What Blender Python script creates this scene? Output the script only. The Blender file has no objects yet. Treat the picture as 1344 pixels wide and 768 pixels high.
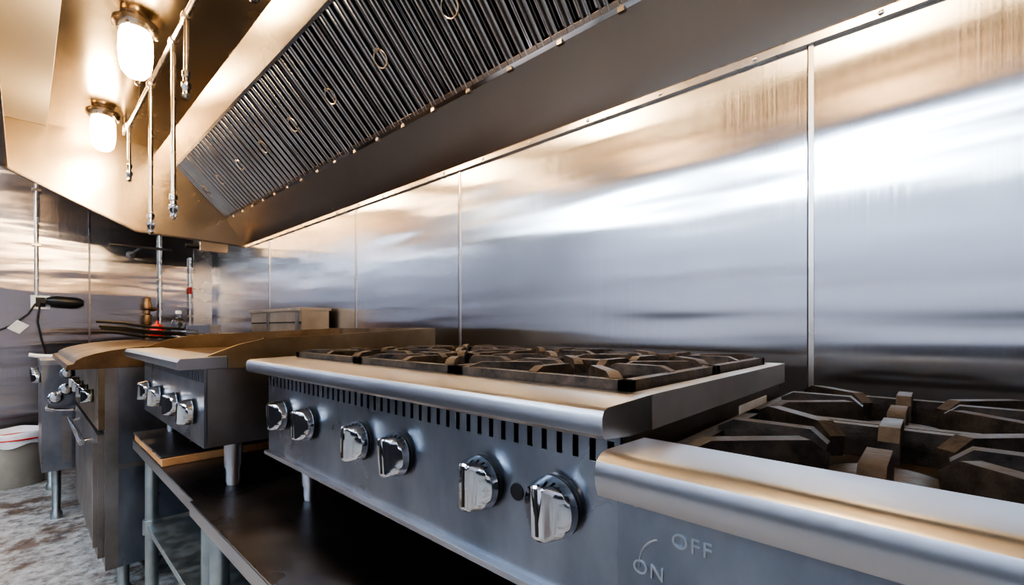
import bpy, bmesh, math, random
from mathutils import Vector, Matrix
random.seed(7)
ZO = 1.0   # eye height above the floor; all z values below are relative to eye height
W = 1.2    # cook-line wall
YF = 4.82  # far wall
FL = -1.0  # floor
CE = 1.75  # ceiling

# ------------------------------------------------------------------ materials
def new_mat(name):
    m = bpy.data.materials.new(name); m.use_nodes = True
    nt = m.node_tree; b = nt.nodes['Principled BSDF']
    return m, nt, b

def noise(nt, scale=(1,1,1), s=1.0, detail=4.0, rough=0.55, loc=(0,0,0)):
    tc = nt.nodes.new('ShaderNodeTexCoord'); mp = nt.nodes.new('ShaderNodeMapping')
    mp.inputs['Scale'].default_value = scale; mp.inputs['Location'].default_value = loc
    n = nt.nodes.new('ShaderNodeTexNoise'); n.inputs['Scale'].default_value = s
    n.inputs['Detail'].default_value = detail; n.inputs['Roughness'].default_value = rough
    nt.links.new(tc.outputs['Object'], mp.inputs['Vector']); nt.links.new(mp.outputs['Vector'], n.inputs['Vector'])
    return n.outputs['Fac']

def ramp(nt, src, p0, c0, p1, c1, extra=()):
    r = nt.nodes.new('ShaderNodeValToRGB')
    r.color_ramp.elements[0].position = p0; r.color_ramp.elements[0].color = (*c0, 1)
    r.color_ramp.elements[1].position = p1; r.color_ramp.elements[1].color = (*c1, 1)
    for p, c in extra:
        e = r.color_ramp.elements.new(p); e.color = (*c, 1)
    nt.links.new(src, r.inputs['Fac']); return r.outputs['Color']

def maprange(nt, src, a, b, c, d):
    m = nt.nodes.new('ShaderNodeMapRange')
    for i, v in zip(('From Min','From Max','To Min','To Max'), (a,b,c,d)): m.inputs[i].default_value = v
    nt.links.new(src, m.inputs['Value']); return m.outputs['Result']

def steel(name, c1, c2, r0, r1, aniso=0.0, tan=(0,1,0), cscale=3.0, wav=None, wavd=0.003, detail=4, cmap=(1,1,1)):
    m, nt, b = new_mat(name)
    b.inputs['Metallic'].default_value = 1.0
    n = noise(nt, cmap, cscale, detail, 0.55)
    nt.links.new(ramp(nt, n, 0.30, c1, 0.72, c2), b.inputs['Base Color'])
    n2 = noise(nt, (1,1,1), cscale*1.7, 3, 0.5, (3,1,2))
    nt.links.new(maprange(nt, n2, 0.3, 0.7, r0, r1), b.inputs['Roughness'])
    b.inputs['Anisotropic'].default_value = aniso
    if aniso > 0:
        cv = nt.nodes.new('ShaderNodeCombineXYZ')
        for i in range(3): cv.inputs[i].default_value = tan[i]
        nt.links.new(cv.outputs[0], b.inputs['Tangent'])
    if wav:
        wn = noise(nt, wav, 1.0, 2.2, 0.5, (0.7,0.3,0.9))
        bp = nt.nodes.new('ShaderNodeBump'); bp.inputs['Distance'].default_value = wavd; bp.inputs['Strength'].default_value = 1.0
        nt.links.new(wn, bp.inputs['Height']); nt.links.new(bp.outputs[0], b.inputs['Normal'])
    return m

def plain(name, c1, c2, r0, r1=None, metallic=0.0, s=8.0, bump=0.0):
    m, nt, b = new_mat(name)
    n = noise(nt, (1,1,1), s, 6, 0.65)
    nt.links.new(ramp(nt, n, 0.32, c1, 0.68, c2), b.inputs['Base Color'])
    b.inputs['Metallic'].default_value = metallic
    nt.links.new(maprange(nt, n, 0.3, 0.7, r0, r1 if r1 is not None else r0), b.inputs['Roughness'])
    if bump:
        bp = nt.nodes.new('ShaderNodeBump'); bp.inputs['Distance'].default_value = bump
        nt.links.new(n, bp.inputs['Height']); nt.links.new(bp.outputs[0], b.inputs['Normal'])
    return m

def emit(name, col, st):
    m, nt, b = new_mat(name)
    b.inputs['Base Color'].default_value = (*col, 1)
    b.inputs['Emission Color'].default_value = (*col, 1); b.inputs['Emission Strength'].default_value = st
    return m

def brushed_wall(name, c1, c2, rl, rh, aniso, tan, hair_scale, wav, wavd):
    """vertical hairline brushing + gentle oil-canning of the sheet"""
    m = steel(name, c1, c2, rl, rh, aniso, tan, 0.9, wav, wavd, 3)
    nt = m.node_tree; b = nt.nodes['Principled BSDF']
    hair = noise(nt, hair_scale, 1.0, 3, 0.6, (5,2,1))
    patch = noise(nt, (1,1,1), 1.6, 3, 0.6, (1,7,1))
    mul = nt.nodes.new('ShaderNodeMath'); mul.operation='MULTIPLY'
    nt.links.new(maprange(nt, hair, 0.35, 0.75, -0.02, 0.07), mul.inputs[0]); nt.links.new(maprange(nt, patch, 0.38, 0.62, 0.0, 1.0), mul.inputs[1])
    add = nt.nodes.new('ShaderNodeMath'); add.operation='ADD'
    src = b.inputs['Roughness'].links[0].from_socket
    nt.links.new(src, add.inputs[0]); nt.links.new(mul.outputs[0], add.inputs[1]); nt.links.new(add.outputs[0], b.inputs['Roughness'])
    return m

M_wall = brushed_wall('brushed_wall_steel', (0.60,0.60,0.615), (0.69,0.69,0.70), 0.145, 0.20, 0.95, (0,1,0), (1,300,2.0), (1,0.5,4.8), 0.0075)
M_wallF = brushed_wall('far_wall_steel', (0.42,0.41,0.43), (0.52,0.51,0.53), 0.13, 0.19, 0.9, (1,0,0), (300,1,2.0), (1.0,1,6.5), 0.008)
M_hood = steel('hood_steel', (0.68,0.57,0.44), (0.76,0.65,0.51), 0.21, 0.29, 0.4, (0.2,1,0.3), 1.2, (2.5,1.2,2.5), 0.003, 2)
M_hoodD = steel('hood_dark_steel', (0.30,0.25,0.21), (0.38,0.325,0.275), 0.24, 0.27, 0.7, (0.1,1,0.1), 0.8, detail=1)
M_hoodL = plain('hood_cream_panel', (0.68,0.64,0.55), (0.71,0.67,0.58), 0.35, 0.4, 0.3, 1.0)
M_flange = steel('flange_steel', (0.64,0.60,0.56), (0.74,0.71,0.67), 0.22, 0.3)
M_baffle = steel('baffle_steel', (0.35,0.34,0.34), (0.47,0.45,0.44), 0.09, 0.16, cscale=5)
M_black = plain('black_gap', (0.006,0.006,0.007), (0.012,0.012,0.012), 0.6)
M_range = steel('range_steel', (0.41,0.42,0.45), (0.48,0.49,0.52), 0.29, 0.35, 0.4, (0.25,1,0.2), 3.0, detail=2)
M_edge = steel('range_side_steel', (0.42,0.42,0.43), (0.54,0.54,0.55), 0.44, 0.52, cscale=6)
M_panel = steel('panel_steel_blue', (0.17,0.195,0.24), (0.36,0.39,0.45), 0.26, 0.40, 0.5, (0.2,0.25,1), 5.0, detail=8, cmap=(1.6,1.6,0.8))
M_stamp = steel('stamped_letter_steel', (0.42,0.45,0.50), (0.50,0.53,0.57), 0.3, 0.35)
M_top = steel('bench_steel_dark', (0.18,0.18,0.20), (0.30,0.30,0.32), 0.24, 0.34, 0.3, (0.2,1,0.2), 4.0)
M_side = steel('grimy_side_steel', (0.20,0.18,0.165), (0.42,0.41,0.41), 0.30, 0.44, cscale=4, detail=7)
M_brown = steel('baked_brown_steel', (0.20,0.14,0.08), (0.44,0.35,0.24), 0.26, 0.40, cscale=5, detail=7)
M_tan = steel('heat_tinted_steel', (0.46,0.37,0.26), (0.66,0.57,0.44), 0.34, 0.46, cscale=5)
M_grease = plain('baked_grease', (0.035,0.020,0.010), (0.18,0.115,0.06), 0.28, 0.45, 0.6, 7, 0.002)
M_chrome = steel('chrome', (0.60,0.61,0.63), (0.70,0.71,0.73), 0.06, 0.11)
M_iron = plain('cast_iron', (0.008,0.007,0.007), (0.052,0.041,0.034), 0.42, 0.62, 0.3, 40, 0.002)
M_ironR = plain('rusty_cast_iron', (0.010,0.009,0.009), (0.115,0.086,0.066), 0.38, 0.6, 0.3, 30, 0.002)
M_tray = plain('burnt_tray', (0.012,0.010,0.009), (0.05,0.035,0.025), 0.5, 0.7, 0.3, 12)
M_galv = steel('galvanised', (0.36,0.42,0.44), (0.52,0.58,0.60), 0.35, 0.5, cscale=14)
M_wood = plain('wood_edge', (0.42,0.20,0.08), (0.62,0.34,0.15), 0.5, 0.6, 0, 14)
M_white = plain('white_plastic', (0.75,0.76,0.78), (0.85,0.85,0.86), 0.35)
M_blackp = plain('black_plastic', (0.012,0.012,0.013), (0.02,0.02,0.02), 0.35)
M_red = plain('red_plastic', (0.50,0.02,0.015), (0.65,0.03,0.02), 0.3)
M_brass = steel('aged_bronze', (0.22,0.12,0.06), (0.42,0.26,0.13), 0.3, 0.45, cscale=20)
M_bin = plain('bin_plastic', (0.30,0.285,0.25), (0.38,0.36,0.32), 0.5)
M_bag = plain('bin_bag', (0.70,0.74,0.80), (0.85,0.87,0.90), 0.35, 0.35, 0, 10, 0.01)
M_label = plain('label', (0.55,0.55,0.56), (0.72,0.72,0.72), 0.5)
M_pipe = steel('conduit_steel', (0.58,0.52,0.46), (0.70,0.64,0.57), 0.22, 0.32, cscale=6)
M_lamp = emit('jar_glow', (1.0,0.71,0.40), 74.0)
M_lamp2 = emit('streak_lamp_glow', (1.0,0.66,0.36), 42.0)
M_tube = emit('fluorescent_glow', (0.72,0.87,1.0), 45.0)
M_plaster = plain('plaster', (0.53,0.53,0.60), (0.61,0.61,0.68), 0.7, 0.8, 0, 1.5)
M_dark = plain('dark_low_band', (0.02,0.022,0.03), (0.045,0.045,0.055), 0.35, 0.5, 0, 3)
M_ceil = plain('ceiling_paint', (0.54,0.55,0.60), (0.60,0.61,0.66), 0.8, 0.8, 0, 1.2)
m, nt, b = new_mat('bottle_glass'); M_glass = m
b.inputs['Base Color'].default_value = (0.9,0.95,0.95,1); b.inputs['Transmission Weight'].default_value = 1; b.inputs['Roughness'].default_value = 0.05
# floor
m, nt, b = new_mat('worn_floor'); M_floor = m
n1 = noise(nt, (1,1,1), 14.0, 12, 0.78); n2 = noise(nt, (1,1,1), 2.6, 10, 0.74, (4,4,0))
c1 = ramp(nt, n1, 0.36, (0.13,0.13,0.125), 0.60, (0.56,0.58,0.58), [(0.45,(0.28,0.28,0.28)), (0.51,(0.43,0.44,0.44))])
c2 = ramp(nt, n2, 0.43, (0.44,0.33,0.27), 0.50, (1,1,1))
mx = nt.nodes.new('ShaderNodeMix'); mx.data_type = 'RGBA'; mx.blend_type = 'MULTIPLY'; mx.inputs['Factor'].default_value = 1
nt.links.new(c1, mx.inputs[6]); nt.links.new(c2, mx.inputs[7]); nt.links.new(mx.outputs[2], b.inputs['Base Color'])
nt.links.new(maprange(nt, n1, 0.35, 0.65, 0.35, 0.6), b.inputs['Roughness'])
bp = nt.nodes.new('ShaderNodeBump'); bp.inputs['Distance'].default_value = 0.003; nt.links.new(n1, bp.inputs['Height']); nt.links.new(bp.outputs[0], b.inputs['Normal'])

# ------------------------------------------------------------------ builder
class B:
    def __init__(s, name):
        s.name = name; s.bm = bmesh.new(); s.mats = []
    def mi(s, mat):
        if mat not in s.mats: s.mats.append(mat)
        return s.mats.index(mat)
    def faces(s, vs, fs, mat):
        i = s.mi(mat); bv = [s.bm.verts.new(v) for v in vs]
        for f in fs:
            try:
                fc = s.bm.faces.new([bv[k] for k in f]); fc.material_index = i; fc.smooth = True
            except ValueError: pass
    def box(s, x0,x1,y0,y1,z0,z1, mat):
        vs = [(x,y,z) for x in (x0,x1) for y in (y0,y1) for z in (z0,z1)]
        s.faces(vs, [(0,1,3,2),(4,6,7,5),(0,4,5,1),(2,3,7,6),(0,2,6,4),(1,5,7,3)], mat)
    def ext(s, poly, vec, mat):
        vec = Vector(vec); n = len(poly)
        vs = [Vector(p) for p in poly] + [Vector(p)+vec for p in poly]
        s.faces(vs, [tuple(range(n))[::-1], tuple(range(n,2*n))] + [(i,(i+1)%n,n+(i+1)%n,n+i) for i in range(n)], mat)
    def xz(s, prof, y0, y1, mat):   # profile in x,z extruded along y
        s.ext([(p[0],y0,p[1]) for p in prof], (0,y1-y0,0), mat)
    def rings(s, rings, mat, cap=True):
        n = len(rings[0]); vs = [v for r in rings for v in r]; fs = []
        for k in range(len(rings)-1):
            for i in range(n): fs.append((k*n+i, k*n+(i+1)%n, (k+1)*n+(i+1)%n, (k+1)*n+i))
        if cap: fs += [tuple(range(n))[::-1], tuple((len(rings)-1)*n+i for i in range(n))]
        s.faces(vs, fs, mat)
    def lathe(s, o, axis, prof, mat, seg=24):
        o = Vector(o); a = Vector(axis).normalized(); u = a.orthogonal().normalized(); v = a.cross(u)
        s.rings([[o+a*h+(u*math.cos(t)+v*math.sin(t))*max(r,1e-4) for t in [2*math.pi*i/seg for i in range(seg)]] for r,h in prof], mat)
    def cyl(s, p0, p1, r, mat, seg=16, r1=None):
        d = Vector(p1)-Vector(p0); s.lathe(p0, d, [(r,0),(r if r1 is None else r1,d.length)], mat, seg)
    def tube(s, pts, r, mat, seg=8):
        pts = [Vector(p) for p in pts]; rs = []; u = None
        for i,p in enumerate(pts):
            d = (pts[min(i+1,len(pts)-1)]-pts[max(i-1,0)]).normalized()
            if u is None: u = d.orthogonal().normalized()
            else: u = (u-d*u.dot(d)).normalized()
            v = d.cross(u)
            rs.append([p+(u*math.cos(t)+v*math.sin(t))*r for t in [2*math.pi*k/seg for k in range(seg)]])
        s.rings(rs, mat)
    def bar(s, p0, p1, w, h, mat, prof=None):
        p0 = Vector(p0); p1 = Vector(p1); d = p1-p0; side = Vector((-d.y,d.x,0)).normalized()*w/2
        prof = prof or [(0,-1),(0,0),(1,0),(1,-1)]
        s.ext([p0+d*a+Vector((0,0,b*h))-side for a,b in prof], side*2, mat)
    def done(s, bevel=0.0, parent=None, seg=2):
        bmesh.ops.recalc_face_normals(s.bm, faces=s.bm.faces[:])
        bmesh.ops.translate(s.bm, verts=s.bm.verts[:], vec=(0,0,ZO))
        me = bpy.data.meshes.new(s.name); s.bm.to_mesh(me); s.bm.free()
        for mt in s.mats: me.materials.append(mt)
        me.set_sharp_from_angle(angle=math.radians(35))
        o = bpy.data.objects.new(s.name, me); bpy.context.scene.collection.objects.link(o)
        if bevel:
            md = o.modifiers.new('bevel','BEVEL'); md.width = bevel; md.segments = seg; md.limit_method = 'ANGLE'; md.angle_limit = math.radians(40); md.harden_normals = True
        if parent: o.parent = parent
        return o

def knob(b, x, y, z, ang=0.0, R=0.032, D=0.034):
    """chrome range knob standing out of a -x facing panel"""
    N = 48; ca, sa = math.cos(ang), math.sin(ang)
    def ring(r, w, h):
        out = []
        for i in range(N):
            t = 2*math.pi*i/N; p = max(-w, min(w, r*math.cos(t))); q = r*math.sin(t)
            out.append(Vector((x-h, y + p*ca - q*sa, z + p*sa + q*ca)))
        return out
    b.lathe((x,y,z), (-1,0,0), [(R*1.0,0),(R*1.0,0.003),(R*0.9,0.004),(R*0.9,0.006)], M_blackp, 28)
    b.rings([ring(R*0.97,R,0.005), ring(R*1.02,R*1.02,0.008), ring(R*1.0,R,D*0.34), ring(R*.97,R*.97,D*0.50), ring(R*.95,R*0.78,D*0.60), ring(R*0.92,R*0.52,D*0.72), ring(R*0.90,R*0.36,D*0.84), ring(R*0.87,R*0.29,D*0.95), ring(R*0.80,R*0.22,D)], M_chrome)
    v = [(-0.0018,R*-0.7),(0.0018,R*-0.7),(0.0018,R*0.78),(-0.0018,R*0.78)]
    b.ext([(x-D-0.0002, y+p*ca-q*sa, z+p*sa+q*ca) for p,q in v], (-0.0006,0,0), M_blackp)

def grate(b, x0, x1, y0, y1, zt, h, w, mat, rise=0.0):
    cx, cy = (x0+x1)/2, (y0+y1)/2; e = w/2
    zf = zt-rise
    for p,q in (((x0+e,y0),(x0+e,y1)),((x1-e,y0),(x1-e,y1)),((x0,y0+e),(x1,y0+e)),((x0,y1-e),(x1,y1-e))):
        b.bar((p[0],p[1],zf),(q[0],q[1],zf), w, h, mat)
    fp = [(0,-1),(0,-0.25),(0.16,0),(0.86,0.0),(1,-0.35),(0.97,-0.95),(0.6,-0.6),(0.3,-0.75)]
    hub = min(x1-x0,y1-y0)*0.15
    for k in range(8):
        a = math.pi/4*k; dx, dy = math.cos(a), math.sin(a)
        sx = (x1-x0)/2-e*1.2; sy = (y1-y0)/2-e*1.2
        r = min(sx/abs(dx) if abs(dx)>1e-6 else 9, sy/abs(dy) if abs(dy)>1e-6 else 9)
        st = hub*(1.0 if k%2==0 else 1.35)
        b.bar((cx+dx*r,cy+dy*r,zt),(cx+dx*st,cy+dy*st,zt), w*1.05, h, mat, fp)

def burner(b, x, y, z, mat):
    b.lathe((x,y,z),(0,0,1),[(0.03,0),(0.03,0.02),(0.048,0.024),(0.05,0.034),(0.044,0.038),(0.02,0.041)],mat,28)

# ------------------------------------------------------------------ room shell
def slab(name, x0,x1,y0,y1,z0,z1, mat):
    b = B(name); b.box(x0,x1,y0,y1,z0,z1,mat); return b.done()
XL, YN = -3.2, -2.6
slab('floor', XL-.1,W+.1,YN-.1,YF+.1,FL-.1,FL, M_floor)
slab('ceiling', XL-.1,W+.1,YN-.1,YF+.1,CE,CE+.1, M_ceil)
slab('wall_right', W,W+.1,YN-.1,YF+.1,FL,CE, M_wall)
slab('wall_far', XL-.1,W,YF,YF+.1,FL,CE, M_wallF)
slab('wall_left', XL-.1,XL,YN,YF,FL,CE, M_plaster)
slab('wall_near', XL-.1,W,YN-.1,YN,FL,CE, M_plaster)
b = B('trim_dark_reflect_band'); b.box(XL,XL+.02,YN,YF,FL,0.05,M_dark); b.done()  # unseen dark band, added so the steel wall mirrors dark low down
b = B('trim_wall_seams')
for t,wd in ((-1.05,.006),(0.169,.0055),(1.168,.0045),(1.865,.005),(2.90,.006)):
    y = t*W; b.box(W-.004,W,y-wd,y+wd,-0.9,0.64,M_flange); b.box(W-.0045,W-.0039,y+wd-.001,y+wd+.0015,-0.9,0.64,M_black)
b.box(W-.004,W,-2.5,YF-.03,-.93,-.90,M_flange)
b.done(0.0015)
b = B('trim_far_seams')
for x in (-0.9,-0.3,.353,.80):
    b.box(x-.006,x+.006,YF-.005,YF,-.88,CE-.02,M_top)
b.box(1.03,1.17,YF-.012,YF,-.88,CE-.02,M_flange)
b.done(0.001)
b = B('baseboard_far'); b.box(XL,W,YF-.015,YF,FL,-.87,M_dark); b.done()
b = B('trim_wall_screws')
for y in (-.6,-.25): b.lathe((W,y,0.60),(-1,0,0),[(0.004,0),(0.004,.001),(.002,.002)],M_black,10)
b.done()

# ------------------------------------------------------------------ hood
HY0, HY1 = -1.9, 4.0
b = B('kitchen_exhaust_hood')
A = Vector((1.2,.65)); Bp = Vector((1.07,.833)); C = Vector((.74,1.169)); D = Vector((.65,1.26))
def plate(b, p, q, y0, y1, th, mat):
    d = (q-p).normalized(); n = Vector((-d.y,d.x)) ; n = n if n.x>0 or n.y>0 else -n
    b.xz([p,q,q+n*th,p+n*th], y0,y1,mat)
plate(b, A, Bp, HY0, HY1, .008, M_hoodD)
plate(b, C, D, HY0, HY1, .008, M_hood)
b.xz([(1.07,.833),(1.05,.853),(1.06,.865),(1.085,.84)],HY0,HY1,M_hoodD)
b.box(-.10,.655,HY0,HY1,1.26,1.268,M_hood)
b.box(-.08,.10,HY0,HY1-.005,1.245,1.2599,M_hoodL)
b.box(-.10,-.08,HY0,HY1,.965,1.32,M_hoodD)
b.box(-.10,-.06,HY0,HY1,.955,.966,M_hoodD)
b.box(-.10,1.2,HY0,HY1,1.31,1.32,M_hood)
endp = [(-.10,.965),(.525,.668),(1.2,.648),(1.2,1.32),(-.10,1.32)]
b.xz(endp, HY1, HY1+.012, M_hood); b.xz(endp, HY0-.012, HY0, M_hood)
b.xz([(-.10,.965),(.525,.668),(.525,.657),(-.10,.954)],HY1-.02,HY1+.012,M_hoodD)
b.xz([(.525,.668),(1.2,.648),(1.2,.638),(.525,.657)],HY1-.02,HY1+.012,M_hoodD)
b.box(1.188,1.1999,HY0,HY1,.632,.652,M_flange)
y = HY0+.1
while y < HY1:
    b.lathe((1.188,y,.642),(-1,0,0),[(0.006,0),(0.006,.002),(.003,.004)],M_flange,12); y += .235
y = HY0+.1
while y < HY1:
    b.box(1.060,1.072,y-.010,y+.010,.826,.850,M_flange); y += .2
b.box(.2,1.19,0.6,1.6,1.32,CE,M_hood)
hood = b.done(0.0012)

# baffle filters
sl = (Bp-C); L = sl.length; sd = sl.normalized(); nn = Vector((-sd.y, sd.x)); nn = nn if nn.x<0 else -nn
def P(s, y, n):
    q = C + sd*s + nn*n; return Vector((q.x, y, q.y))
y0 = 1.5-.2-.4*8
b = B('grease_filter_bank')
b.ext([P(-.005,HY0+.005,-.055),P(L+.0,HY0+.005,-.055),P(L+.0,HY0+.005,-.05),P(-.005,HY0+.005,-.05)],(0,HY1-HY0-.01,0),M_black)
while y0 < HY1-.05:
    ya, yb = max(y0,HY0+.005), min(y0+.4,HY1-.005)
    if yb > HY0+.05:
        for (yy0,yy1) in ((ya+.001,ya+.006),(yb-.006,yb-.001)):
            b.ext([P(0,yy0,-.04),P(L,yy0,-.04),P(L,yy0,-.004),P(0,yy0,-.004)],(0,yy1-yy0,0),M_baffle)
        b.ext([P(0,ya,-.04),P(.014,ya,-.04),P(.014,ya,.003),P(0,ya,.003)],(0,yb-ya,0),M_baffle)
        b.ext([P(L-.014,ya,-.04),P(L,ya,-.04),P(L,ya,.003),P(L-.014,ya,.003)],(0,yb-ya,0),M_baffle)
        n = 7; pw = (yb-ya-.010)/n
        for i in range(n):
            c = ya+.005+pw*(i+.5)
            pr = [(-.016,-.024),(-.0175,-.008),(-.015,-.001),(-.010,.002),(-.006,-.003),(-.004,-.012),(.004,-.012),(.006,-.003),(.010,.002),(.015,-.001),(.0175,-.008),(.016,-.024),(.014,-.024),(.0145,-.016),(-.0145,-.016),(-.014,-.024)]
            s0, s1 = .012, L-.012
            b.ext([P(s0,c+p,q) for p,q in pr], P(s1,0,0)-P(s0,0,0), M_baffle)
            c2 = c+pw/2
            pr2 = [(-.014,-.045),(-.010,-.034),(0,-.038),(.010,-.034),(.014,-.045)]
            if i < n-1: b.ext([P(s0,c2+p,q) for p,q in pr2], P(s1,0,0)-P(s0,0,0), M_baffle)
        c = (ya+yb)/2
        pts = []
        for j in range(17):
            a = math.pi*2*j/16; pts.append(P(L*.5+.030*math.cos(a), c+.035*math.sin(a), .008+.004*math.cos(a)))
        b.tube(pts, .0025, M_pipe, 6)
        b.ext([P(L*.5-.036,c-.012,-.002),P(L*.5-.024,c-.012,-.002),P(L*.5-.024,c-.012,.008),P(L*.5-.036,c-.012,.008)],(0,.024,0),M_pipe)
    y0 += .4
b.done(parent=hood)

for y in (3.46, 2.36, 1.26, .16, -.94):
    b = B('hood_light'); x = .31
    b.lathe((x,y,1.2595),(0,0,-1),[(.05,0),(.052,.012),(.060,.020),(.074,.030),(.076,.048),(.070,.058),(.062,.066),(.056,.070)],M_pipe,32)
    b.lathe((x,y,1.190),(0,0,-1),[(.045,0),(.052,.008),(.055,.03),(.056,.08),(.053,.125),(.046,.155),(.030,.175),(.012,.182)],M_lamp,32)
    for j in range(3):
        a = 2*math.pi*j/3; b.lathe((x+.068*math.cos(a),y+.068*math.sin(a),1.20),(0,0,-1),[(.006,0),(.006,.01),(.004,.012)],M_pipe,8)
    b.done()

b = B('fire_suppression_pipe'); x = .41; z = 1.15
b.cyl((x,-1.7,z),(x,3.52,z),.011,M_pipe)
for y,zb in ((3.34,.84),(2.70,.45),(2.23,.445),(2.02,.858),(1.3,.86),(.6,.9)):
    b.lathe((x,y-.02,z),(0,1,0),[(.016,0),(.017,.008),(.017,.032),(.016,.04)],M_pipe,12)
    b.cyl((x,y,z),(x,y,zb+.06),.0085,M_pipe,12)
    b.lathe((x,y,zb+.09),(0,0,-1),[(.010,0),(.014,.004),(.014,.022),(.010,.026),(.010,.040),(.016,.046),(.016,.062),(.011,.070),(.011,.085),(.015,.09),(.007,.10)],M_chrome,12)
for y in (3.0,1.75,0.2): 
    b.cyl((x,y,z),(x,y,1.26),.006,M_pipe,8); b.lathe((x,y,1.26),(0,0,-1),[(.02,0),(.02,.005),(.01,.012)],M_pipe,12)
b.cyl((x,3.52,z),(x,3.52,1.26),.011,M_pipe)
b.done()

# ------------------------------------------------------------------ equipment stands
def stand(x0,x1,y0,y1,zt,zs,mt,ms,th=.032):
    b = B('equipment_stand')
    b.box(x0,x1,y0,y1,zt-.004,zt,mt)
    b.box(x0,x0+.004,y0,y1,zt-th,zt,M_range); b.box(x1-.004,x1,y0,y1,zt-th,zt,mt)
    b.box(x0,x1,y0,y0+.004,zt-th,zt,mt); b.box(x0,x1,y1-.004,y1,zt-th,zt,mt)
    b.box(x0+.03,x1-.03,y0+.03,y1-.03,zs-.02,zs,ms)
    for x in (x0+.045,x1-.045):
        for y in (y0+.05,y1-.055):
            b.cyl((x,y,FL+.03),(x,y,zt-.004),.019,M_galv,20)
            b.lathe((x,y,FL),(0,0,1),[(.022,0),(.022,.02),(.016,.035)],M_galv,16)
            b.lathe((x,y,zs-.035),(0,0,1),[(.026,0),(.026,.05)],M_galv,16)
    return b.done(0.0015)
stand(.252,1.10,.225,1.215,-.385,-.70,M_top,M_galv)
stand(.262,1.10,1.225,2.06,-.390,-.68,M_top,M_galv)
b = B('wooden_cutting_board'); b.box(.265,.72,1.585,2.04,-.3898,-.368,M_wood); b.box(.262,.725,1.592,2.045,-.3678,-.362,M_top); b.done(.002)

# ------------------------------------------------------------------ six burner hotplate
X0,X1,Y0,Y1 = .34,.99,.21,1.13
b = B('six_burner_hotplate')
lip = [(X0+.004,-.097),(X0,-.093),(X0,-.078),(X0+.003,-.072),(X0+.009,-.0695),(X0+.095,-.067),(X0+.095,-.102),(X0+.05,-.102)]
b.xz(lip,Y0,Y1,M_range)
b.box(X0+.0952,X1,Y0,Y0+.022,-.103,-.067,M_edge)
b.box(X0+.0952,X1,Y1-.022,Y1,-.103,-.067,M_edge)
b.box(X1-.022,X1,Y0+.022,Y1-.022,-.103,-.067,M_edge)
b.box(.389,X1-.01,Y0+.008,Y0+.014,-.28,-.103,M_side)
b.box(.389,X1-.01,Y1-.014,Y1-.008,-.28,-.103,M_side)
b.box(X1-.016,X1-.01,Y0+.014,Y1-.014,-.28,-.103,M_side)
b.box(.39,X1-.01,Y0+.01,Y1-.01,-.28,-.274,M_side)
xp = .385; ya,yb = Y0+.008,Y1-.008
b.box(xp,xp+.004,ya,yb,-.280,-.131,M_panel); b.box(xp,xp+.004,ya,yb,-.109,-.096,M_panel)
n = 44; pt = (yb-ya)/n
for i in range(n+1):
    y = ya+pt*i; b.box(xp,xp+.004,max(ya,y-pt*.33),min(yb,y+pt*.33),-.1315,-.1085,M_panel)
b.box(xp+.02,xp+.022,ya,yb,-.135,-.1,M_black)
b.box(xp-.010,xp+.004,ya,yb,-.286,-.278,M_range)
for y in (1.03,.90,.70,.585,.405,.293):
    knob(b, xp, y, -.187, random.uniform(-.12,.12))
b.lathe((xp,.350,-.187),(-1,0,0),[(.010,0),(.010,.001),(.008,.0012)],M_black,20)
b.box(.43,X1-.02,Y0+.02,Y1-.02,-.125,-.12,M_tray)
gx = [.437,.702,.965]; gy = [Y0+.025+i*(Y1-Y0-.05)/3 for i in range(4)]
for i in range(2):
    for j in range(3):
        grate(b, gx[i]+.002,gx[i+1]-.002,gy[j]+.003,gy[j+1]-.003,-.049 ,.024,.014,M_ironR,.007)
        burner(b,(gx[i]+gx[i+1])/2,(gy[j]+gy[j+1])/2,-.12,M_ironR)
b.lathe((.405,Y0+.008,-.118),(0,-1,0),[(.007,0),(.007,.003),(.004,.005)],M_flange,12)
b.box(.74,.89,Y0+.0065,Y0+.0081,-.150,-.118,M_label)
for x in (.44,.93):
    for y in (Y0+.09,Y1-.10):
        b.lathe((x,y,-.385),(0,0,1),[(.012,0),(.014,.01),(.014,.03),(.017,.035),(.019,.106)],M_range,20)
b.done(0.0012)

# ------------------------------------------------------------------ foreground range
b = B('gas_range')
YA, YB = -.80, .205
rail = [(.323,-.138),(.319,-.128),(.318,-.118),(.321,-.109),(.328,-.104),(.338,-.1025),(.405,-.1045),(.409,-.108),(.409,-.135),(.36,-.138)]
b.xz(rail,YA,YB-.001,M_range)
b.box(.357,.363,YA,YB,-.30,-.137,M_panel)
b.box(.363,1.02,YB-.006,YB,-.95,-.137,M_side); b.box(.363,1.02,YA,YA+.006,-.95,-.137,M_side)
b.box(1.014,1.02,YA,YB,-.95,-.13,M_side)
b.box(.363,1.02,YA,YB,-.95,-.94,M_side)
b.box(.409,1.02,YB-.012,YB,-.14,-.128,M_iron)
b.box(.405,1.015,YA,YB-.006,-.185,-.18,M_tray)
b.box(.345,.363,YA+.01,YB-.02,-.80,-.33,M_range)
b.cyl((.31,YA+.12,-.38),(.31,YB-.12,-.38),.012,M_chrome)
for y in (YA+.14,YB-.14): b.cyl((.31,y,-.38),(.35,y,-.38),.009,M_chrome)
for x in (.42,.96):
    for y in (YA+.08,YB-.08): b.cyl((x,y,FL),(x,y,-.95),.02,M_galv)
for y in (.135,.03,-.12,-.22,-.37,-.47): knob(b,.357,y,-.262,0)
b.lathe((.357,.187,-.148),(-1,0,0),[(.0045,0),(.0045,.0015),(.0025,.003)],M_flange,12)
gxs = [.412,.712,1.012]; gys = [-.79,-.46,-.13,.20]
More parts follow.
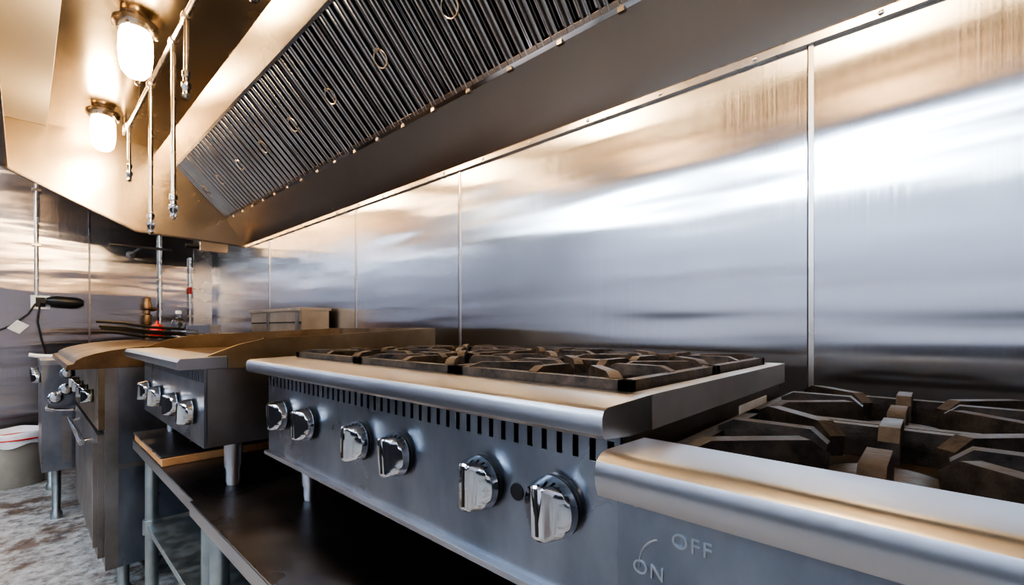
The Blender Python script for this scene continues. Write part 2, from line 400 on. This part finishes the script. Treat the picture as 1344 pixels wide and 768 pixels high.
for i in range(2):
    for j in range(3):
        grate(b,gxs[i]+.002,gxs[i+1]-.002,gys[j]+.004,gys[j+1]-.004,-.104,.038,.017,M_iron,.014)
        burner(b,(gxs[i]+gxs[i+1])/2,(gys[j]+gys[j+1])/2,-.18,M_iron)
rng = b.done(0.0012)
b = B('stamped_arc')
pts = []
for j in range(13):
    a = math.radians(-8+75*j/12); pts.append((.3568, .158+.026*math.cos(a), -.199+.026*math.sin(a)))
b.tube(pts,.0009,M_stamp,6); b.done(parent=rng)
def text(s, y, z, size, x=.3568):
    cu = bpy.data.curves.new('stamp','FONT'); cu.body = s; cu.size = size; cu.extrude = .0009; cu.space_character=1.15
    ob = bpy.data.objects.new('tmp',cu); bpy.context.scene.collection.objects.link(ob)
    bpy.context.view_layer.update()
    me = bpy.data.meshes.new_from_object(ob.evaluated_get(bpy.context.evaluated_depsgraph_get()))
    bpy.data.objects.remove(ob)
    o = bpy.data.objects.new('stamped_'+s.lower(), me); me.materials.clear(); me.materials.append(M_stamp)
    bpy.context.scene.collection.objects.link(o)
    o.matrix_world = Matrix(((0,0,-1,x),(-1,0,0,y),(0,1,0,z+ZO),(0,0,0,1))); o.parent = rng
text('OFF', .156, -.176, .017); text('ON', .190, -.208, .017)

# ------------------------------------------------------------------ griddle
b = B('griddle')
gx0, gy0, gy1 = .237, 1.255, 2.03
lipg = [(gx0+.003,-.096),(gx0,-.091),(gx0,-.078),(gx0+.006,-.070),(gx0+.10,-.068),(gx0+.10,-.096)]
b.xz(lipg,gy0,gy1,M_range)
b.box(.297,.96,gy0+.004,gy0+.01,-.284,-.097,M_side); b.box(.297,.96,gy1-.01,gy1-.004,-.284,-.097,M_side)
b.box(.29,.296,gy0+.004,gy1-.004,-.284,-.13,M_panel); b.box(.29,.296,gy0+.004,gy1-.004,-.105,-.09,M_panel)
for i in range(41):
    y = gy0+.006+(gy1-gy0-.012)*i/40; b.box(.29,.295,y-.006,y+.006,-.131,-.104,M_panel)
b.box(.31,.312,gy0+.01,gy1-.01,-.14,-.09,M_black)
b.box(.955,.961,gy0,gy1,-.284,.0,M_side)
b.box(.292,.955,gy0+.005,gy1-.005,-.284,-.278,M_side)
b.box(gx0+.10,.955,gy0+.01,gy1-.01,-.09,-.073,M_grease)
guard = [(.29,-.067),(.36,-.040),(.42,-.026),(.96,.0),(.96,-.098),(.338,-.098),(.338,-.067)]
b.xz(guard,gy0-.002,gy0+.006,M_brown); b.xz(guard,gy1-.006,gy1+.002,M_brown)
b.box(.953,.963,gy0,gy1,-.09,.001,M_brown)
b.box(.42,.953,gy0+.006,gy0+.014,-.03,-.022,M_brown)
for y,a in ((1.36,.2),(1.53,-.1),(1.75,.3),(1.93,.1)): knob(b,.29,y,-.208,a)
for x in (.36,.90):
    for y in (gy0+.035,gy1-.06):
        zz = -.390 if y < 1.5 else -.362
        b.lathe((x,y,zz),(0,0,1),[(.014,0),(.017,.01),(.017,.04),(.020,.045),(.021,-.282-zz)],M_range,20)
b.done(0.0015)

# ------------------------------------------------------------------ oven with grimy charbroiler top
b = B('charbroiler_oven')
ox0, oy0, oy1 = .185, 2.20, 3.28
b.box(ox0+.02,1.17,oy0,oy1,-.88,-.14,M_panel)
b.box(ox0+.018,.24,oy0-.003,oy0+.02,-.88,-.14,M_side)
b.box(.24,1.15,oy0-.002,oy0,-.52,-.50,M_side)
b.box(ox0,ox0+.02,oy0+.01,oy1-.01,-.37,-.145,M_brown)
b.box(ox0,ox0+.02,oy0+.03,oy1-.03,-.84,-.39,M_side)
b.box(ox0-.012,ox0,oy0+.04,oy0+.07,-.80,-.42,M_side)
b.cyl((ox0-.03,oy0+.2,-.44),(ox0-.03,oy1-.2,-.44),.011,M_chrome)
for y in (oy0+.24,oy1-.24): b.cyl((ox0-.03,y,-.44),(ox0+.01,y,-.44),.008,M_chrome)
for i in range(4): knob(b,ox0,oy0+.18+i*.22,-.26,.1*i,.026,.036)
prof = [(.10,-.145),(.105,-.128)]+[(.12+.33*(1-math.cos(math.pi/2*j/8)), -.125+.062*math.sin(math.pi/2*j/8)) for j in range(9)]+[(.70,-.066),(.74,-.075),(.74,-.145)]
b.xz(prof,oy0-.005,oy1,M_grease)
b.box(.74,1.0,oy0,oy1,-.145,-.10,M_tray)
for i in range(9):
    x = .44+.033*i; b.bar((x,oy0+.04,-.0605),(x,oy1-.04,-.0605),.010,.014,M_iron)
b.box(1.02,1.17,2.49,oy1,-.14,.108,M_tan); b.box(1.008,1.178,2.480,oy1+.005,.098,.114,M_tan)
b.box(1.014,1.02,2.50,oy1-.02,.03,.036,M_black); b.box(1.012,1.02,2.52,2.56,-.02,.09,M_side); b.box(1.012,1.02,2.95,2.99,-.02,.09,M_side)
for x in (.26,1.1):
    for y in (oy0+.06,oy1-.06):
        b.lathe((x,y,FL),(0,0,1),[(.024,0),(.024,.02),(.018,.03),(.018,.12)],M_galv,14)
b.done(.003)

# ------------------------------------------------------------------ deep fryer
b = B('deep_fryer')
fx0, fy0, fy1 = .065, 3.34, 4.08
b.box(fx0,.85,fy0,fy1,-.74,-.17,M_panel)
b.box(fx0-.004,.85,fy0-.006,fy1,-.19,-.165,M_range)
b.box(fx0+.05,.80,fy0+.05,fy1-.05,-.166,-.160,M_tray)
b.box(.80,.86,fy0,fy1,-.17,.02,M_range)
for y in (3.44,3.62,3.80,3.97): knob(b,fx0,y,-.26,0,.026,.036)
for x,z in ((.16,-.235),(.155,-.32),(.115,-.36)):
    b.lathe((x,fy0,z),(0,-1,0),[(.028,0),(.03,.006),(.024,.012),(.02,.03),(.012,.032)],M_chrome,20)
b.tube([(.085,fy0,-.40),(.085,fy0-.05,-.41),(.10,fy0-.06,-.415),(.19,fy0-.06,-.425),(.20,fy0-.05,-.425),(.20,fy0,-.43)],.009,M_chrome,10)
b.box(.14,.175,fy0-.004,fy0,-.70,-.46,M_side)
for x in (.12,.78):
    for y in (fy0+.05,fy1-.05): b.lathe((x,y,FL),(0,0,1),[(.024,0),(.024,.03),(.017,.04),(.019,.26)],M_galv,14)
b.done(.002)

b = B('fryer_basket')
for dy,dz,x0 in ((0,.005,.245),(.05,-.018,.26),(.10,-.028,.27),(.14,-.045,.24)):
    y = 3.02+dy
    b.tube([(x0,y,.030+dz),(x0+.10,y,.022+dz),(x0+.20,y,.002+dz),(x0+.36,y,-.010+dz)],.007,M_blackp,8)
    b.tube([(x0+.34,y,-.008+dz),(x0+.42,y,-.02+dz),(x0+.43,y,-.055)],.003,M_chrome,6)
for z in (-.058,-.045,-.03):
    b.tube([(.62,2.96,z),(.86,2.96,z),(.86,3.2,z),(.62,3.2,z),(.62,2.96,z)],.0025,M_chrome,6)
for i in range(9):
    x=.62+.03*i
    for y in (2.96,3.2): b.tube([(x,y,-.058),(x,y,-.03)],.0015,M_chrome,5)
b.done()

b = B('spatula'); b.tube([(.02,3.38,-.135),(.05,3.38,-.142),(.14,3.38,-.150)],.010,M_white,10); b.box(.14,.27,3.345,3.415,-.1595,-.157,M_chrome); b.tube([(.135,3.38,-.150),(.18,3.38,-.156)],.004,M_chrome); b.done()

b = B('glass_bottle'); b.lathe((.62,3.24,-.064),(0,0,1),[(.033,0),(.036,.006),(.036,.09),(.030,.11),(.014,.125),(.013,.15)],M_glass,24); b.lathe((.62,3.24,.084),(0,0,1),[(.015,0),(.015,.018),(.006,.02)],M_white,16); b.done()
b = B('sauce_bottle'); b.lathe((.52,3.24,-.046),(0,0,1),[(.032,0),(.034,.005),(.034,.045),(.026,.06),(.010,.070),(.005,.090)],M_red,20); b.done()

# ------------------------------------------------------------------ far wall fittings
b = B('electrical_outlet')
x = .083; yw = YF
b.cyl((x-.015,yw-.02,.24),(x-.015,yw-.02,CE-.01),.012,M_pipe,12)
for z in (.6,1.0): b.box(x-.04,x+.01,yw-.034,yw,z,z+.02,M_pipe)
b.box(x-.045,x+.055,yw-.05,yw,.14,.24,M_white)
b.box(x-.02,x+.03,yw-.054,yw-.05,.155,.225,M_blackp)
b.lathe((x+.02,yw-.055,.195),(.5,-1,0.0),[(.018,0),(.02,.01),(.018,.05),(.010,.07)],M_blackp,16)
b.lathe((x+.03,yw-.12,.20),(1,0,-.06),[(.020,0),(.030,.02),(.040,.05),(.040,.15),(.034,.18),(.020,.20)],M_blackp,18)
b.box(x+.005,x+.05,yw-.13,yw-.05,.18,.21,M_blackp)
b.tube([(x-.02,yw-.055,.18),(x-.06,yw-.07,.10),(x-.14,yw-.08,.02),(x-.26,yw-.09,-.05),(x-.45,yw-.08,-.08)],.006,M_blackp)
b.tube([(x,yw-.055,.17),(x-.01,yw-.06,.05),(x+.01,yw-.05,-.08),(x+.04,yw-.04,-.22)],.006,M_blackp)
b.ext([(x-.16,yw-.09,.0),(x-.10,yw-.09,-.04),(x-.05,yw-.09,.02),(x-.11,yw-.09,.06)],(0,.004,0),M_label)
b.done(.002)
b = B('gas_valve'); x=.70
b.cyl((x,yw-.05,-.6),(x,yw-.05,.10),.014,M_brass,14)
b.lathe((x,yw-.05,.02),(0,0,1),[(.02,0),(.03,.01),(.034,.04),(.03,.09),(.02,.10),(.02,.13),(.034,.14),(.036,.17),(.024,.20),(.024,.23),(.01,.24)],M_brass,18)
b.cyl((x,yw-.05,.16),(x+.06,yw-.05,.16),.014,M_brass,12); b.cyl((x,yw-.05,.10),(x,yw,.10),.014,M_brass)
b.done()
b = B('gas_pipe')
b.cyl((.79,yw-.03,-.9),(.79,yw-.03,CE-.01),.013,M_pipe); b.cyl((1.0,yw-.03,-.9),(1.0,yw-.03,.62),.010,M_pipe); b.cyl((1.0,yw-.03,.30),(1.0,yw-.03,.36),.0135,M_red)
for z in (-.3,.4,1.2): b.box(.76,.82,yw-.046,yw,z,z+.015,M_pipe)
b.box(.98,1.02,yw-.042,yw,.1,.115,M_pipe)
b.done()
b = B('hood_junction_box'); b.box(.88,1.06,3.93,4.0,.57,.636,M_hood); b.cyl((.80,3.965,.60),(.88,3.965,.60),.016,M_blackp); b.done(.003,parent=hood)
b = B('utensil_rail'); b.cyl((.42,4.30,.60),(.78,4.30,.60),.011,M_side); b.cyl((.6,4.30,.60),(.6,YF,.60),.01,M_side); b.lathe((.6,YF,.60),(0,-1,0),[(.03,0),(.03,.005),(.015,.01)],M_side,14); b.done()

b = B('trash_bin'); cx, cy = -.03, 4.33
b.lathe((cx,cy,FL),(0,0,1),[(.125,0),(.13,.01),(.150,.30),(.158,.305),(.158,.325),(.150,.33),(.146,.32),(.13,.03)],M_bin,36)
rg=[]
for k,(r,z) in enumerate(((.161,-.735),(.162,-.70),(.163,-.665),(.155,-.655),(.14,-.67),(.10,-.74))):
    rg.append([Vector((cx+(r+.004*math.sin(7*t+k)+ .003*math.sin(13*t))*math.cos(t),cy+(r+.004*math.sin(7*t+k))*math.sin(t),z+.012*math.sin(5*t+1)*(1 if k==0 else .35))) for t in [2*math.pi*i/60 for i in range(60)]])
b.rings(rg,M_bag,cap=False)
b.lathe((cx,cy,-.700),(0,0,1),[(.1670,0),(.1685,.002),(.1685,.006),(.1670,.008)],M_red,40)
b.done()

# ------------------------------------------------------------------ room lamps and added lights
for y in (-1.6,0.6,2.8):
    b = B('fluorescent_light'); x=-2.4
    b.box(x-.10,x+.10,y-.75,y+.75,1.42,1.47,M_white)
    b.cyl((x-.05,y-.72,1.395),(x-.05,y+.72,1.395),.022,M_tube,12); b.cyl((x+.05,y-.72,1.395),(x+.05,y+.72,1.395),.022,M_tube,12)
    for yy in (y-.75,y+.72): b.box(x-.09,x+.09,yy,yy+.03,1.37,1.42,M_white)
    for yy in (y-.5,y+.5): b.cyl((x,yy,1.47),(x,yy,CE),.006,M_pipe,8)
    b.done(.002)
for x,y in ((-.55,.3),(-.55,2.6)):  # warm pendants added to throw reflected streaks onto the far wall
    b = B('streak_lamp')
    b.lathe((x,y,CE),(0,0,-1),[(.09,0),(.10,.02),(.10,.05),(.085,.06)],M_pipe,28)
    b.cyl((x,y,CE-.06),(x,y,CE-.30),.008,M_pipe,8)
    b.lathe((x,y,CE-.30),(0,0,-1),[(.03,0),(.07,.02),(.10,.07),(.105,.11),(.09,.16),(.05,.195),(.01,.205)],M_lamp2,28)
    b.done()
for y,x in ((.4,-1.1),(2.9,-1.1)):  # bare area lights without fixtures, added as cool fill for the range fronts
    l = bpy.data.lights.new('cool_fill_area','AREA'); l.shape='RECTANGLE'; l.size=.6; l.size_y=1.2; l.energy=20; l.color=(.78,.88,1)
    o = bpy.data.objects.new('cool_fill_area',l); o.location=(x,y,ZO+CE-.02); bpy.context.scene.collection.objects.link(o)

# ------------------------------------------------------------------ world + camera
w = bpy.data.worlds.new('world'); bpy.context.scene.world = w; w.use_nodes = True
w.node_tree.nodes['Background'].inputs[0].default_value = (.5,.6,.8,1); w.node_tree.nodes['Background'].inputs[1].default_value = .15
cam = bpy.data.cameras.new('camera'); cam.sensor_width = 36; cam.lens = 597/1344*36; cam.shift_y = 47/1344; cam.clip_start=.02
co = bpy.data.objects.new('camera',cam); co.location=(0,0,ZO); co.rotation_euler=(math.radians(90),0,math.radians(-47.08))
bpy.context.scene.collection.objects.link(co); bpy.context.scene.camera = co
try:
    bpy.context.scene.view_settings.view_transform='AgX'; bpy.context.scene.view_settings.look='AgX - High Contrast'; bpy.context.scene.view_settings.exposure=0.15
except Exception as e: print(e)
